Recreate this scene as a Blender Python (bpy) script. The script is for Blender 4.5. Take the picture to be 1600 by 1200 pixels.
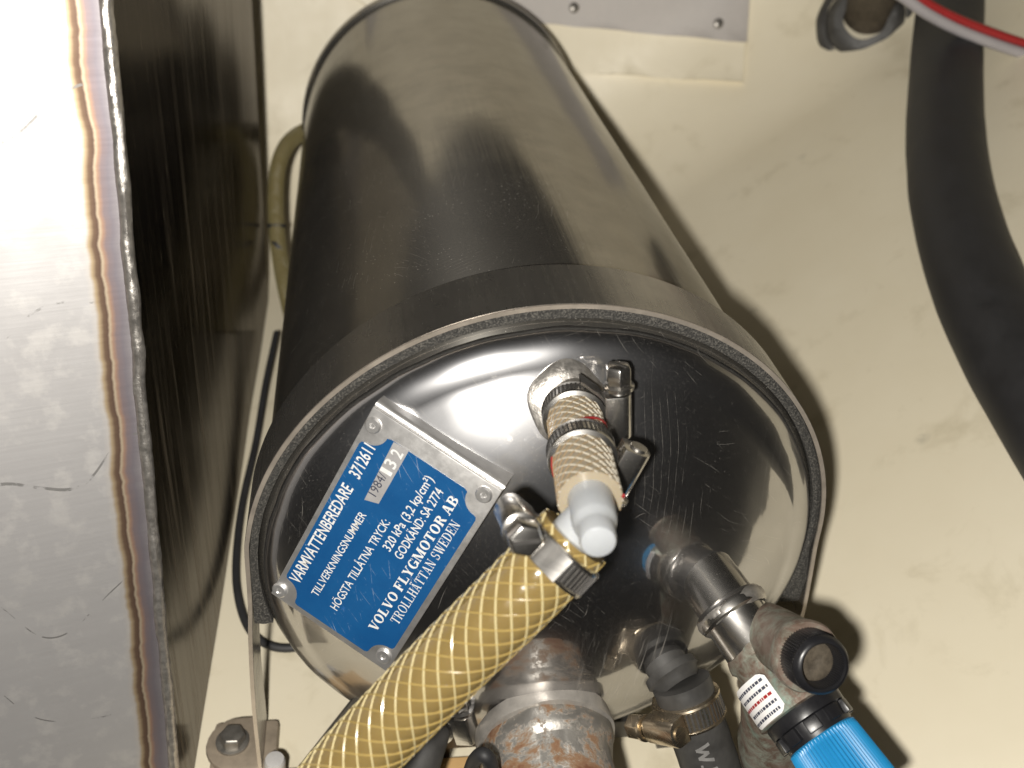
import bpy, bmesh, math, random
from mathutils import Vector, Matrix, noise
PI = math.pi
S = 0.15                      # one unit below = the heater's radius, 15 cm
random.seed(4)
for o in list(bpy.data.objects):
    bpy.data.objects.remove(o)
sc = bpy.context.scene
COL = sc.collection

# ------------------------------------------------------------------ camera
CAM = Vector((-0.676, -2.396, 2.375))
F = 1500.0                    # focal length in photo pixels (photo 1600 x 1200)
cr, cu, cb = Vector((0.986, -0.139, 0.092)), Vector((0.002, 0.560, 0.828)), Vector((-0.167, -0.816, 0.553))
cb.normalize(); cr = (cr - cb*cr.dot(cb)).normalized(); cu = cb.cross(cr)
ROT = Matrix((cr, cu, cb)).transposed()
cam = bpy.data.cameras.new('camera'); cam.lens = 36*F/1600; cam.sensor_width = 36
cam.clip_start = 0.01; cam.clip_end = 50
co = bpy.data.objects.new('camera', cam); COL.objects.link(co)
co.matrix_world = Matrix.Translation(CAM*S) @ ROT.to_4x4()
sc.camera = co
cam.dof.use_dof = True; cam.dof.focus_distance = 3.1*S; cam.dof.aperture_fstop = 9

# ------------------------------------------------------------------ light
w = bpy.data.worlds.new('World'); sc.world = w; w.use_nodes = True
bg = w.node_tree.nodes['Background']
bg.inputs[0].default_value = (1.0, 0.9, 0.78, 1); bg.inputs[1].default_value = 0.012
la = bpy.data.lights.new('phone_flash', 'POINT'); la.shadow_soft_size = 0.009; la.energy = 23
la.color = (1.0, 0.955, 0.88)
la.use_nodes = True
_e = la.node_tree.nodes['Emission']; _f = la.node_tree.nodes.new('ShaderNodeLightFalloff'); _f.inputs['Strength'].default_value = 1.2
_c = la.node_tree.nodes.new('ShaderNodeLightFalloff'); _c.inputs['Strength'].default_value = 0.42 * 1.0
_a = la.node_tree.nodes.new('ShaderNodeMath'); _a.operation = 'ADD'
la.node_tree.links.new(_f.outputs['Linear'], _a.inputs[0]); la.node_tree.links.new(_c.outputs['Constant'], _a.inputs[1])
la.node_tree.links.new(_a.outputs[0], _e.inputs['Strength'])
lo = bpy.data.objects.new('phone_flash', la); COL.objects.link(lo)
lpos = CAM + cb*0.25 - cr*0.22 - cu*0.10
lo.matrix_world = Matrix.Translation(lpos*S) @ ROT.to_4x4()
sc.view_settings.view_transform = 'Standard'; sc.view_settings.look = 'None'
sc.view_settings.exposure = 0.0; sc.view_settings.gamma = 1.0
sc.render.resolution_x = 1024; sc.render.resolution_y = 768

# ------------------------------------------------------------------ sight lines
def ray(u, v):
    return ROT @ Vector(((u-800)/F, -(v-600)/F, -1.0))
def aty(u, v, y):
    d = ray(u, v); return CAM + d*((y-CAM.y)/d.y)
def atz(u, v, z):
    d = ray(u, v); return CAM + d*((z-CAM.z)/d.z)
def atx(u, v, x):
    d = ray(u, v); return CAM + d*((x-CAM.x)/d.x)
DC, DR = Vector((0, 1.14, 0)), 1.5            # sphere of the heater's domed end
def atdome(u, v):
    d = ray(u, v).normalized(); m = CAM-DC; b = m.dot(d); c = m.dot(m)-DR*DR
    return CAM + d*(-b-math.sqrt(max(b*b-c, 0)))

# ------------------------------------------------------------------ mesh helpers
def frame(axis, hint=None):
    a = Vector(axis).normalized()
    h = Vector(hint) if hint is not None else (Vector((0, 0, 1)) if abs(a.z) < .9 else Vector((1, 0, 0)))
    x = (h - a*h.dot(a)).normalized(); return x, a.cross(x), a
class MB:
    def __init__(s): s.v = []; s.f = []; s.sm = []
    def add(s, vs, fs, smooth=True):
        o = len(s.v); s.v += [Vector(p) for p in vs]
        for f in fs: s.f.append([i+o for i in f]); s.sm.append(smooth)
        return s
    def grid(s, rows, closed=False, smooth=True):
        n = len(rows[0]); vs = [p for r in rows for p in r]; fs = []
        for i in range(len(rows)-1):
            for j in range(n if closed else n-1):
                k = (j+1) % n
                fs.append([i*n+j, i*n+k, (i+1)*n+k, (i+1)*n+j])
        return s.add(vs, fs, smooth)
    def lathe(s, base, axis, prof, n=48, knurl=None, hint=None, a0=0, a1=2*PI, wob=0, seed=0):
        """prof: list of (t along axis, radius); knurl=(count, depth, tmin, tmax)"""
        x, y, a = frame(axis, hint); base = Vector(base); rows = []
        full = abs(a1-a0-2*PI) < 1e-6
        m = n if full else n+1
        for t, r in prof:
            row = []
            for j in range(m):
                th = a0+(a1-a0)*j/n
                rr = r
                if knurl and knurl[2] <= t <= knurl[3]: rr -= knurl[1]*(j % 2 if knurl[0] == 0 else (0.5-0.5*math.cos(knurl[0]*th))**1.5)
                p = base + a*t + (x*math.cos(th)+y*math.sin(th))*rr
                if wob: p += (x*math.cos(th)+y*math.sin(th))*wob*noise.noise(p*9+Vector((seed, 0, 0)))
                row.append(p)
            rows.append(row)
        return s.grid(rows, full)
    def tube(s, pts, rad, n=16, caps=True, rfun=None):
        fr = path_frames(pts); rows = []; L = fr[-1][3]
        for p, x, y, l in fr:
            row = []
            for j in range(n):
                th = 2*PI*j/n; r = rfun(l, th) if rfun else rad
                row.append(p+(x*math.cos(th)+y*math.sin(th))*r)
            rows.append(row)
        if caps: rows = [[fr[0][0]]*n]+rows+[[fr[-1][0]]*n]
        return s.grid(rows, True)
    def box(s, c, sx, sy, sz, ax=None, ay=None, az=None):
        c = Vector(c); ax = Vector(ax or (1, 0, 0)); ay = Vector(ay or (0, 1, 0)); az = Vector(az or (0, 0, 1))
        vs = [c+ax*(i*sx/2)+ay*(j*sy/2)+az*(k*sz/2) for i in (-1, 1) for j in (-1, 1) for k in (-1, 1)]
        return s.add(vs, [[0, 1, 3, 2], [4, 6, 7, 5], [0, 4, 5, 1], [2, 3, 7, 6], [0, 2, 6, 4], [1, 5, 7, 3]], False)
    def prism(s, poly, ext):
        """poly: list of 3D points, ext: extrusion vector"""
        n = len(poly); poly = [Vector(p) for p in poly]
        return s.add(poly+[p+ext for p in poly], [list(range(n))[::-1], list(range(n, 2*n))]+[[i, (i+1) % n, n+(i+1) % n, n+i] for i in range(n)], False)
    def build(s, name, mat, parent=None, base=None, bevel=0, auto=True, recalc=True):
        off = Vector(parent['_b']) if parent is not None and '_b' in parent else Vector(base or (0, 0, 0))
        me = bpy.data.meshes.new(name)
        me.from_pydata([(p-off)*S for p in s.v], [], s.f)
        me.polygons.foreach_set('use_smooth', s.sm)
        bm = bmesh.new(); bm.from_mesh(me)
        bmesh.ops.remove_doubles(bm, verts=bm.verts, dist=2e-6)
        if bevel:
            es = [e for e in bm.edges if len(e.link_faces) == 2 and e.calc_face_angle(0) > .6]
            bmesh.ops.bevel(bm, geom=es, offset=bevel*S, segments=2, affect='EDGES', profile=.6)
            for f in bm.faces: f.smooth = True
        if recalc: bmesh.ops.recalc_face_normals(bm, faces=bm.faces)
        for e in bm.edges:
            if len(e.link_faces) == 2 and e.calc_face_angle(0) > .7: e.smooth = False
        bm.to_mesh(me); bm.free()
        me.materials.append(mat)
        o = bpy.data.objects.new(name, me); COL.objects.link(o)
        if parent is not None: o.parent = parent; o['_b'] = parent['_b']
        else: o.location = off*S; o['_b'] = tuple(off)
        return o
def path_frames(pts):
    pts = [Vector(p) for p in pts]; out = []; l = 0; x = None
    for i, p in enumerate(pts):
        t = (pts[min(i+1, len(pts)-1)]-pts[max(i-1, 0)]).normalized()
        if x is None: x = frame(t)[0]
        x = (x-t*x.dot(t)).normalized(); y = t.cross(x)
        if i: l += (p-pts[i-1]).length
        out.append((p, x, y, l))
    return out
def spline(ctrl, n=80):
    P = [Vector(p) for p in ctrl]; P = [P[0]*2-P[1]]+P+[P[-1]*2-P[-2]]
    seg = len(P)-3; out = []
    for i in range(n+1):
        t = i/n*seg; k = min(int(t), seg-1); t -= k
        a, b, c, d = P[k:k+4]
        out.append(.5*((2*b)+(c-a)*t+(2*a-5*b+4*c-d)*t*t+(3*b-a-3*c+d)*t**3))
    return out
def thing(name, label, cat, base, group=None):
    o = bpy.data.objects.new(name, None); COL.objects.link(o); o.empty_display_size = .02
    o.location = Vector(base)*S; o['_b'] = tuple(base); o['label'] = label; o['category'] = cat
    if group: o['group'] = group
    return o
def tag(o, label, cat, group=None):
    o['label'] = label; o['category'] = cat
    if group: o['group'] = group
    return o
def lab(o, label): o['label'] = label; return o

# ------------------------------------------------------------------ materials
class NT:
    def __init__(s, name):
        s.m = bpy.data.materials.new(name); s.m.use_nodes = True; s.t = s.m.node_tree
        s.b = s.t.nodes['Principled BSDF']; s.tc = s.t.nodes.new('ShaderNodeTexCoord')
    def n(s, typ, **kw):
        nd = s.t.nodes.new('ShaderNode'+typ)
        for k, v in kw.items(): setattr(nd, k, v)
        return nd
    def link(s, a, b): s.t.links.new(a, b)
    def setv(s, nd, k, v):
        if hasattr(v, 'is_linked') or isinstance(v, bpy.types.NodeSocket): s.link(v, nd.inputs[k])
        else: nd.inputs[k].default_value = v
    def mapping(s, scale=(1, 1, 1), rot=(0, 0, 0), co='Object'):
        mp = s.n('Mapping'); s.link(s.tc.outputs[co], mp.inputs[0]); mp.inputs['Scale'].default_value = scale; mp.inputs['Rotation'].default_value = rot
        return mp.outputs[0]
    def noise(s, scale, detail=6, rough=.6, vec=None, dist=0):
        nd = s.n('TexNoise'); nd.inputs['Scale'].default_value = scale; nd.inputs['Detail'].default_value = detail
        nd.inputs['Roughness'].default_value = rough; nd.inputs['Distortion'].default_value = dist
        s.link(vec or s.tc.outputs['Object'], nd.inputs['Vector']); return nd.outputs['Fac']
    def ramp(s, fac, stops, interp='LINEAR'):
        nd = s.n('ValToRGB'); cr_ = nd.color_ramp; cr_.interpolation = interp
        while len(cr_.elements) < len(stops): cr_.elements.new(1)
        for e, (p, c) in zip(cr_.elements, stops):
            e.position = p; e.color = (c, c, c, 1) if not hasattr(c, '__len__') else (*c, 1)
        s.link(fac, nd.inputs[0]); return nd.outputs[0]
    def mix(s, fac, a, b):
        nd = s.n('Mix', data_type='RGBA'); s.setv(nd, 0, fac)
        for k, v in ((6, a), (7, b)):
            if isinstance(v, bpy.types.NodeSocket): s.link(v, nd.inputs[k])
            else: nd.inputs[k].default_value = (*v, 1)
        return nd.outputs[2]
    def math(s, op, a, b=0.0):
        nd = s.n('Math', operation=op); s.setv(nd, 0, a); s.setv(nd, 1, b); return nd.outputs[0]
    def bump(s, h, strength=.3, dist=.001):
        nd = s.n('Bump'); nd.inputs['Strength'].default_value = strength; nd.inputs['Distance'].default_value = dist
        s.link(h, nd.inputs['Height']); s.link(nd.outputs[0], s.b.inputs['Normal']); return nd
    def set(s, **kw):
        for k, v in kw.items():
            k = {'base': 'Base Color', 'rough': 'Roughness', 'metal': 'Metallic', 'coat': 'Coat Weight', 'trans': 'Transmission Weight', 'sss': 'Subsurface Weight', 'ior': 'IOR', 'spec': 'Specular IOR Level', 'aniso': 'Anisotropic', 'arot': 'Anisotropic Rotation', 'alpha': 'Alpha'}.get(k, k)
            if isinstance(v, bpy.types.NodeSocket): s.link(v, s.b.inputs[k])
            else: s.b.inputs[k].default_value = (*v, 1) if isinstance(v, tuple) and len(v) == 3 else v
        return s.m

def m_steel(name, col=(.60, .58, .55), rough=.10, dust=.0, wide=0.0, scr=(14, 14, 700), bump=.05, axis=None, aniso=0.0, dirt=None, wr=.42, hair=False, drip=False, f82=1.0, wr2=0, haze=0.0):
    t = NT(name)
    v = t.mapping(scr); nz = t.noise(1.0, 3, .5, v)
    v2 = t.mapping((40, 40, 40)); big = t.noise(1.0, 5, .6, v2)
    r = t.math('ADD', t.math('MULTIPLY', t.math('SUBTRACT', nz, .5), rough*.9), t.math('MULTIPLY', t.math('SUBTRACT', big, .5), rough*.8))
    r = t.math('ADD', r, rough)
    base = t.mix(t.ramp(big, [(.35, 0), (.7, 1)]), col, tuple(c*.82 for c in col))
    if dirt:
        dz = t.noise(1.0, 6, .7, t.mapping(dirt[0])); k = t.ramp(dz, [(dirt[2], 0), (dirt[2]+.13, 1)])
        base = t.mix(k, base, dirt[1]); t.set(metal=t.math('SUBTRACT', 1.0, t.math('MULTIPLY', k, .8)))
        r = t.math('ADD', r, t.math('MULTIPLY', k, .3))
    else: t.set(metal=1.0)
    t.set(base=base, rough=r); t.b.inputs['Specular Tint'].default_value = (f82, f82, f82, 1)
    if bump: t.bump(t.math('ADD', nz, t.math('MULTIPLY', big, .6)), bump, .0006)
    if aniso:
        tg = t.n('Tangent', direction_type='RADIAL', axis=axis or 'Y'); t.link(tg.outputs[0], t.b.inputs['Tangent']); t.set(aniso=aniso)
    out = t.t.nodes['Material Output']; shader = t.b.outputs[0]
    if wide:
        g = t.n('BsdfAnisotropic'); g.inputs['Color'].default_value = (*col, 1); g.inputs['Roughness'].default_value = wr
        mx = t.n('MixShader'); mx.inputs[0].default_value = wide; t.link(shader, mx.inputs[1]); t.link(g.outputs[0], mx.inputs[2]); shader = mx.outputs[0]
        if wr2:
            g2 = t.n('BsdfAnisotropic'); g2.inputs['Color'].default_value = (.62, .64, .70, 1); g2.inputs['Roughness'].default_value = wr2
            m2 = t.n('MixShader'); m2.inputs[0].default_value = .24; t.link(g.outputs[0], m2.inputs[1]); t.link(g2.outputs[0], m2.inputs[2]); t.link(m2.outputs[0], mx.inputs[2])
        if aniso: g.inputs['Anisotropy'].default_value = aniso; t.link(tg.outputs[0], g.inputs['Tangent'])
    if dust:
        d = t.n('BsdfDiffuse'); d.inputs[0].default_value = (.55, .52, .47, 1)
        vz = t.noise(900, 2, .5); mask = t.noise(25, 4, .6)
        vx = t.n('TexVoronoi'); vx.inputs['Scale'].default_value = 420; t.link(t.tc.outputs['Object'], vx.inputs['Vector'])
        sp = t.math('LESS_THAN', vx.outputs['Distance'], t.math('MULTIPLY', t.math('SUBTRACT', mask, .34), .36))
        fine = t.math('MULTIPLY', t.ramp(vz, [(.55, 0), (.75, 1)]), .16)
        f = t.math('MULTIPLY', t.math('MAXIMUM', sp, fine), dust)
        if hair:             # hairline scratches of all directions, in worn patches
            for sc_, rot_, th_ in ((70, (.3, .9, .4), .996), (95, (.2, -.7, 1.2), .995), (50, (1.2, .1, .8), .997), (80, (2.2, .5, .1), .996)):
                wv = t.n('TexWave', wave_type='BANDS', bands_direction='X'); wv.inputs['Scale'].default_value = sc_; wv.inputs['Distortion'].default_value = 6; wv.inputs['Detail'].default_value = 1; wv.inputs['Detail Scale'].default_value = .35
                t.link(t.mapping((1, 1, 1), rot_), wv.inputs['Vector'])
                m_ = t.ramp(t.noise(30, 5, .7, t.mapping((1, 1, 1), rot_)), [(.55, 0), (.66, .22)])
                f = t.math('MAXIMUM', f, t.math('MULTIPLY', t.math('GREATER_THAN', wv.outputs['Fac'], th_), m_))
        if haze: f = t.math('MAXIMUM', f, t.math('MULTIPLY', t.math('ADD', mask, .5), haze))
        if drip:             # dried lime runs below the outlet
            sp_ = t.n('SeparateXYZ'); t.link(t.tc.outputs['Object'], sp_.inputs[0])
            wx = t.ramp(t.math('MULTIPLY', t.math('ABSOLUTE', t.math('SUBTRACT', sp_.outputs[0], .045)), 1.0), [(.012, 1), (.045, 0)])
            wz = t.ramp(sp_.outputs[2], [(.045, 0), (.07, 1), (.15, 1), (.19, 0)])
            st_ = t.ramp(t.noise(1, 5, .65, t.mapping((330, 100, 16)), 1.0), [(.53, 0), (.70, .55)])
            f = t.math('MAXIMUM', f, t.math('MULTIPLY', st_, t.math('MULTIPLY', wx, wz)))
        mx = t.n('MixShader'); t.link(f, mx.inputs[0]); t.link(shader, mx.inputs[1]); t.link(d.outputs[0], mx.inputs[2]); shader = mx.outputs[0]
    t.link(shader, out.inputs[0])
    return t.m
def m_plain(name, col, rough=.5, metal=0.0, var=.15, scale=120, bump=.1, **kw):
    t = NT(name); nz = t.noise(scale, 6, .65)
    c2 = tuple(min(1, c*(1-var*2)) for c in col); c1 = tuple(min(1, c*(1+var)) for c in col)
    t.set(base=t.mix(nz, c2, c1), metal=metal, rough=t.math('ADD', t.math('MULTIPLY', t.math('SUBTRACT', nz, .5), .25), rough), **kw)
    if bump: t.bump(nz, bump, .0006)
    return t.m
def m_patina():
    t = NT('patinated_bronze'); a = t.noise(45, 8, .65, None, .6); b = t.noise(110, 6, .7, t.mapping((1, 1, 1), (1, 2, .4)), .4)
    c = t.mix(t.ramp(a, [(.38, 0), (.58, 1)]), (.25, .19, .155), (.12, .078, .055))
    c = t.mix(t.ramp(b, [(.44, 0), (.58, .4), (.70, .8)]), c, (.36, .42, .35))
    e = t.noise(30, 8, .7, t.mapping((1, 1, 1), (2, 0, 1)), .5)
    c = t.mix(t.ramp(e, [(.57, 0), (.68, .7)]), c, (.22, .34, .29))
    t.set(base=c, rough=t.ramp(a, [(.3, .42), (.7, .7)]), metal=.35); t.bump(b, .35, .0007); return t.m
def m_rust():
    t = NT('rusty_steel'); a = t.noise(42, 9, .7, None, .3); b = t.noise(160, 6, .7)
    k = t.ramp(a, [(.48, 0), (.54, 1)])
    rust = t.mix(b, (.075, .03, .017), (.21, .09, .042))
    rust = t.mix(t.ramp(a, [(.5, 0), (.62, 1)]), (.25, .165, .095), rust)
    t.set(base=t.mix(k, (.36, .345, .32), rust), metal=t.math('MULTIPLY', t.math('SUBTRACT', 1.0, k), .8), rough=t.ramp(k, [(0, .45), (1, .85)]))
    t.bump(t.math('ADD', b, k), .4, .0008); return t.m
def m_floor():
    t = NT('cream_gelcoat'); a = t.noise(5, 6, .6); b = t.noise(60, 5, .6); c = t.noise(16, 7, .65, None, .4)
    base = t.mix(t.ramp(a, [(.3, 0), (.7, 1)]), (.68, .615, .465), (.735, .675, .53))
    base = t.mix(t.math('MULTIPLY', t.ramp(c, [(.56, 0), (.72, 1)]), .45), base, (.46, .40, .27))
    v = t.n('TexVoronoi'); v.inputs['Scale'].default_value = 17; t.link(t.tc.outputs['Object'], v.inputs['Vector'])
    sp = t.math('MULTIPLY', t.ramp(t.math('ADD', v.outputs['Distance'], t.math('MULTIPLY', t.math('SUBTRACT', b, .5), .3)), [(.02, 1), (.13, 0)]), t.ramp(c, [(.5, 0), (.58, .4)]))
    base = t.mix(sp, base, (.25, .23, .17))
    t.set(base=base, rough=t.math('ADD', t.math('MULTIPLY', b, .2), .38)); t.bump(t.math('ADD', a, t.math('MULTIPLY', b, .05)), .15, .002); return t.m
def m_foam():
    t = NT('black_foam_rubber'); n1 = t.noise(1100, 3, .6); n2 = t.noise(60, 4, .6)
    base = t.mix(t.ramp(n1, [(.45, 0), (.75, 1)]), (.03, .029, .027), (.17, .16, .14))
    t.set(base=base, rough=.75); t.bump(n1, .9, .0015); return t.m
def m_tankfront():
    t = NT('heat_tinted_brushed_steel')
    # distance to the welded edge, stored by the face as its local x in metres
    sep = t.n('SeparateXYZ'); t.link(t.tc.outputs['Object'], sep.inputs[0])
    wv = t.noise(1, 4, .6, t.mapping((4, 4, 22))); fine = t.noise(1, 4, .6, t.mapping((30, 30, 170)))
    d = t.math('MULTIPLY', sep.outputs[0], -1.0/S)
    wob = t.math('ADD', t.math('MULTIPLY', t.math('SUBTRACT', wv, .5), .055), t.math('MULTIPLY', t.math('SUBTRACT', fine, .5), .008))
    dd = t.math('ADD', d, wob)
    g = t.noise(1, 3, .5, t.mapping((25, 25, 500))); big = t.noise(14, 5, .65); sm = t.noise(80, 5, .6)
    steel = t.mix(t.ramp(big, [(.35, 0), (.65, 1)]), (.54, .53, .53), (.46, .45, .45))
    steel = t.mix(t.math('MULTIPLY', t.ramp(sm, [(.52, 0), (.66, 1)]), .35), steel, (.70, .68, .65))
    tint = t.ramp(t.math('MULTIPLY', dd, 5.6), [(0, (.30, .285, .29)), (.20, (.20, .18, .20)), (.29, (.22, .175, .18)), (.345, (.34, .22, .16)), (.385, (.46, .38, .28)), (.42, (.12, .075, .055)), (.475, (.16, .105, .07)), (.53, (.40, .31, .20)), (.59, (.55, .52, .49))])
    k = t.ramp(t.math('MULTIPLY', dd, 5.6), [(.55, 1), (.66, 0)])
    base = t.mix(k, steel, tint)
    scr = t.n('TexWave', wave_type='BANDS', bands_direction='DIAGONAL'); scr.inputs['Scale'].default_value = 11; scr.inputs['Distortion'].default_value = 14; scr.inputs['Detail'].default_value = 2; scr.inputs['Detail Scale'].default_value = .6
    t.link(t.mapping((1, 1, .5), (.4, .9, .2)), scr.inputs['Vector'])
    sk = t.math('MULTIPLY', t.math('GREATER_THAN', scr.outputs['Fac'], .9993), t.ramp(sm, [(.5, 0), (.56, .8)]))
    base = t.mix(sk, base, (.20, .195, .19))
    t.set(base=base, metal=.74, rough=t.math('ADD', t.math('MULTIPLY', t.math('SUBTRACT', big, .5), .22), t.math('ADD', .52, t.math('MULTIPLY', g, .06))))
    t.bump(t.math('ADD', g, sm), .06, .0006); return t.m
def m_tankside():
    t = NT('smeared_mirror_steel')
    g = t.noise(1, 4, .6, t.mapping((120, 120, 5))); big = t.noise(1, 5, .65, t.mapping((35, 35, 7))); h = t.noise(9, 4, .6)
    sep = t.n('SeparateXYZ'); t.link(t.tc.outputs['Object'], sep.inputs[0])
    low = t.ramp(t.math('MULTIPLY', sep.outputs[2], .333/S), [(.0, 1), (.45, .9), (.62, .35), (.85, .1)])   # smears sit low on the plate
    k = t.math('MULTIPLY', t.math('MULTIPLY', t.ramp(g, [(.46, 0), (.68, 1)]), t.ramp(big, [(.38, 0), (.6, 1)])), low)
    k2 = t.math('MULTIPLY', t.ramp(t.noise(1, 3, .6, t.mapping((500, 500, 45))), [(.66, 0), (.72, 1)]), .5)
    k = t.math('MAXIMUM', t.math('MULTIPLY', k, .8), t.math('MULTIPLY', k2, .7))
    bp_ = t.bump(t.math('ADD', big, t.math('MULTIPLY', g, .3)), .12, .001)
    gl = t.n('BsdfAnisotropic'); gl.inputs['Color'].default_value = (.235, .225, .215, 1); t.link(t.math('ADD', .08, t.math('MULTIPLY', g, .14)), gl.inputs['Roughness']); t.link(bp_.outputs[0], gl.inputs['Normal'])
    df = t.n('BsdfDiffuse'); df.inputs['Color'].default_value = (.36, .30, .22, 1)
    mx = t.n('MixShader'); t.link(t.math('MULTIPLY', k, .75), mx.inputs[0]); t.link(gl.outputs[0], mx.inputs[1]); t.link(df.outputs[0], mx.inputs[2])
    t.link(mx.outputs[0], t.t.nodes['Material Output'].inputs[0]); return t.m
def m_hose(name, col, rough=.22, trans=.0, dark=None):
    t = NT(name); n1 = t.noise(60, 5, .6)
    t.set(base=t.mix(n1, col, dark or tuple(c*.8 for c in col)), rough=rough, sss=.25, ior=1.5, coat=.5)
    t.b.inputs['Subsurface Radius'].default_value = (.006, .0035, .001); t.b.inputs['Subsurface Scale'].default_value = .6
    t.b.inputs['Coat Roughness'].default_value = .12
    return t.m
def m_blue():
    t = NT('worn_blue_enamel_print'); n1 = t.noise(26, 6, .7); n2 = t.noise(420, 4, .6); n3 = t.noise(70, 5, .65)
    base = t.mix(t.ramp(n1, [(.35, 0), (.7, 1)]), (.0055, .064, .195), (.009, .085, .235))
    base = t.mix(t.math('MULTIPLY', t.ramp(n2, [(.66, 0), (.72, 1)]), t.ramp(n3, [(.48, .1), (.66, .8)])), base, (.16, .27, .42))
    base = t.mix(t.ramp(n3, [(.68, 0), (.74, .45)]), base, (.05, .17, .50))
    for sc_, rot_ in ((45, (.4, .2, 1.1)), (70, (1.0, .6, .2))):
        wv = t.n('TexWave', wave_type='BANDS', bands_direction='X'); wv.inputs['Scale'].default_value = sc_; wv.inputs['Distortion'].default_value = 7; wv.inputs['Detail'].default_value = 1; wv.inputs['Detail Scale'].default_value = .3
        t.link(t.mapping((1, 1, 1), rot_), wv.inputs['Vector'])
        base = t.mix(t.math('MULTIPLY', t.math('GREATER_THAN', wv.outputs['Fac'], .997), t.ramp(n1, [(.54, 0), (.62, .4)])), base, (.45, .50, .55))
    t.set(base=base, rough=t.math('ADD', .30, t.math('MULTIPLY', n3, .2)), spec=.4); return t.m
M = dict(
    shell=m_steel('polished_steel', (.43, .41, .375), .15, dust=.8, hair=True, haze=.055, wide=.12, f82=.6, scr=(600, 8, 600), aniso=.6, bump=.03),
    dome=m_steel('scratched_polished_steel', (.53, .52, .51), .06, dust=.16, wide=.47, wr=.28, wr2=.4, scr=(260, 260, 9), bump=.035, hair=True, drip=True, f82=.5),
    stub=m_steel('polished_pipe_steel', (.62, .60, .57), .17, dust=.25, wide=.2, bump=.05),
    strap=m_steel('dull_strip_steel', (.34, .33, .32), .25, dust=.5, haze=.06, wide=.2, scr=(300, 10, 300), bump=.1),
    edge=m_plain('lit_strap_edge', (.62, .55, .47), .42, .7, .2, 90),  # lighter than the band: light on the front edge is in the colour
    foam=m_foam(), floor=m_floor(), tankfront=m_tankfront(), tankside=m_tankside(),
    weld=m_plain('weld_metal', (.58, .55, .51), .36, .85, .35, 300, .6),
    clamp=m_steel('clamp_steel', (.66, .64, .61), .20, dust=.15, wide=.2, bump=.06),
    clampold=m_steel('stained_clamp_steel', (.62, .53, .40), .25, dust=.2, wide=.25, bump=.1),
    slot=m_plain('slot_shadowed_steel', (.10, .095, .09), .5, .6, .2, 200, 0),  # dark colour carries the shade inside screw and band slots
    alu=m_plain('stamped_aluminium', (.72, .71, .70), .40, .85, .12, 130, .12),
    blue=m_blue(),
    white=m_plain('white_print', (.74, .745, .73), .5, 0, .16, 260, 0),
    ink=m_plain('dark_ink', (.04, .045, .07), .6, 0, .1, 200, 0),
    silverlabel=m_plain('silver_strip', (.55, .54, .54), .45, .5, .08, 160, .05),
    nylon=None, amber=m_hose('amber_vinyl', (.25, .18, .068), .2, dark=(.20, .14, .05)), clear=m_hose('aged_clear_vinyl', (.40, .345, .255), .22, dark=(.32, .265, .185)),
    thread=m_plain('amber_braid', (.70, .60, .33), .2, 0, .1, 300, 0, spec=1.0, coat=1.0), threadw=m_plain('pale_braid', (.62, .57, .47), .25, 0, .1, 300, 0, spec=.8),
    threadd=m_plain('shaded_braid', (.40, .29, .10), .24, 0, .1, 300, 0), threaddw=m_plain('shaded_pale_braid', (.32, .23, .13), .4, 0, .1, 300, 0),  # second braid direction: darker copies, shade put into the colour
    olive=m_hose('olive_vinyl', (.15, .12, .05), .4, dark=(.11, .09, .035)), olivethread=m_plain('olive_braid', (.20, .17, .08), .5, 0, .1, 300, 0),
    red=m_plain('red_plastic', (.33, .018, .02), .4, 0, .12, 150, .05),
    rubber=m_plain('black_rubber', (.024, .024, .026), .60, 0, .3, 45, .12),
    greyrubber=m_plain('dusty_black_rubber', (.06, .058, .055), .55, 0, .55, 55, .15),
    black=m_plain('black_plastic', (.014, .014, .016), .33, 0, .2, 200, .08),
    bluep=m_plain('blue_plastic', (.016, .235, .50), .38, 0, .10, 60, .06),
    patina=m_patina(), rust=m_rust(),
    oldsteel=m_plain('limescaled_steel', (.52, .49, .45), .42, .6, .35, 60, .35),
    dirtybrass=m_plain('dirty_brass', (.11, .09, .065), .65, .2, .5, 260, .6),
    bolt=m_plain('zinc_bolt_steel', (.34, .32, .29), .42, .8, .3, 200, .2),
    zinc=m_plain('bright_zinc', (.62, .61, .60), .42, .3, .12, 200, .1),
    foot=m_plain('dusty_bracket_metal', (.36, .30, .23), .6, .35, .3, 90, .25),
    bar=m_plain('dark_bar_steel', (.12, .115, .11), .36, .75, .4, 40, .2),
    wood=m_plain('pale_wood', (.56, .36, .16), .6, 0, .12, 40, .15),
    grey=m_plain('pale_grey_laminate', (.44, .41, .385), .5, 0, .09, 40, .05), greyprint=m_plain('faded_grey_print', (.22, .215, .21), .6, 0, .3, 200, 0), greypipe=m_plain('grey_plastic', (.36, .34, .35), .4, 0, .06, 40, .05),
    verd=m_plain('verdigris', (.30, .42, .36), .7, .1, .3, 120, .3),
)
_t = NT('milky_nylon'); M['nylon'] = _t.set(base=(.46, .48, .50), rough=.32, sss=.6, coat=.15, ior=1.45)
_t.b.inputs['Subsurface Radius'].default_value = (.004, .004, .005)
_t = NT('printed_label'); M['label'] = _t.set(base=(.78, .77, .76), rough=.45)

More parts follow.
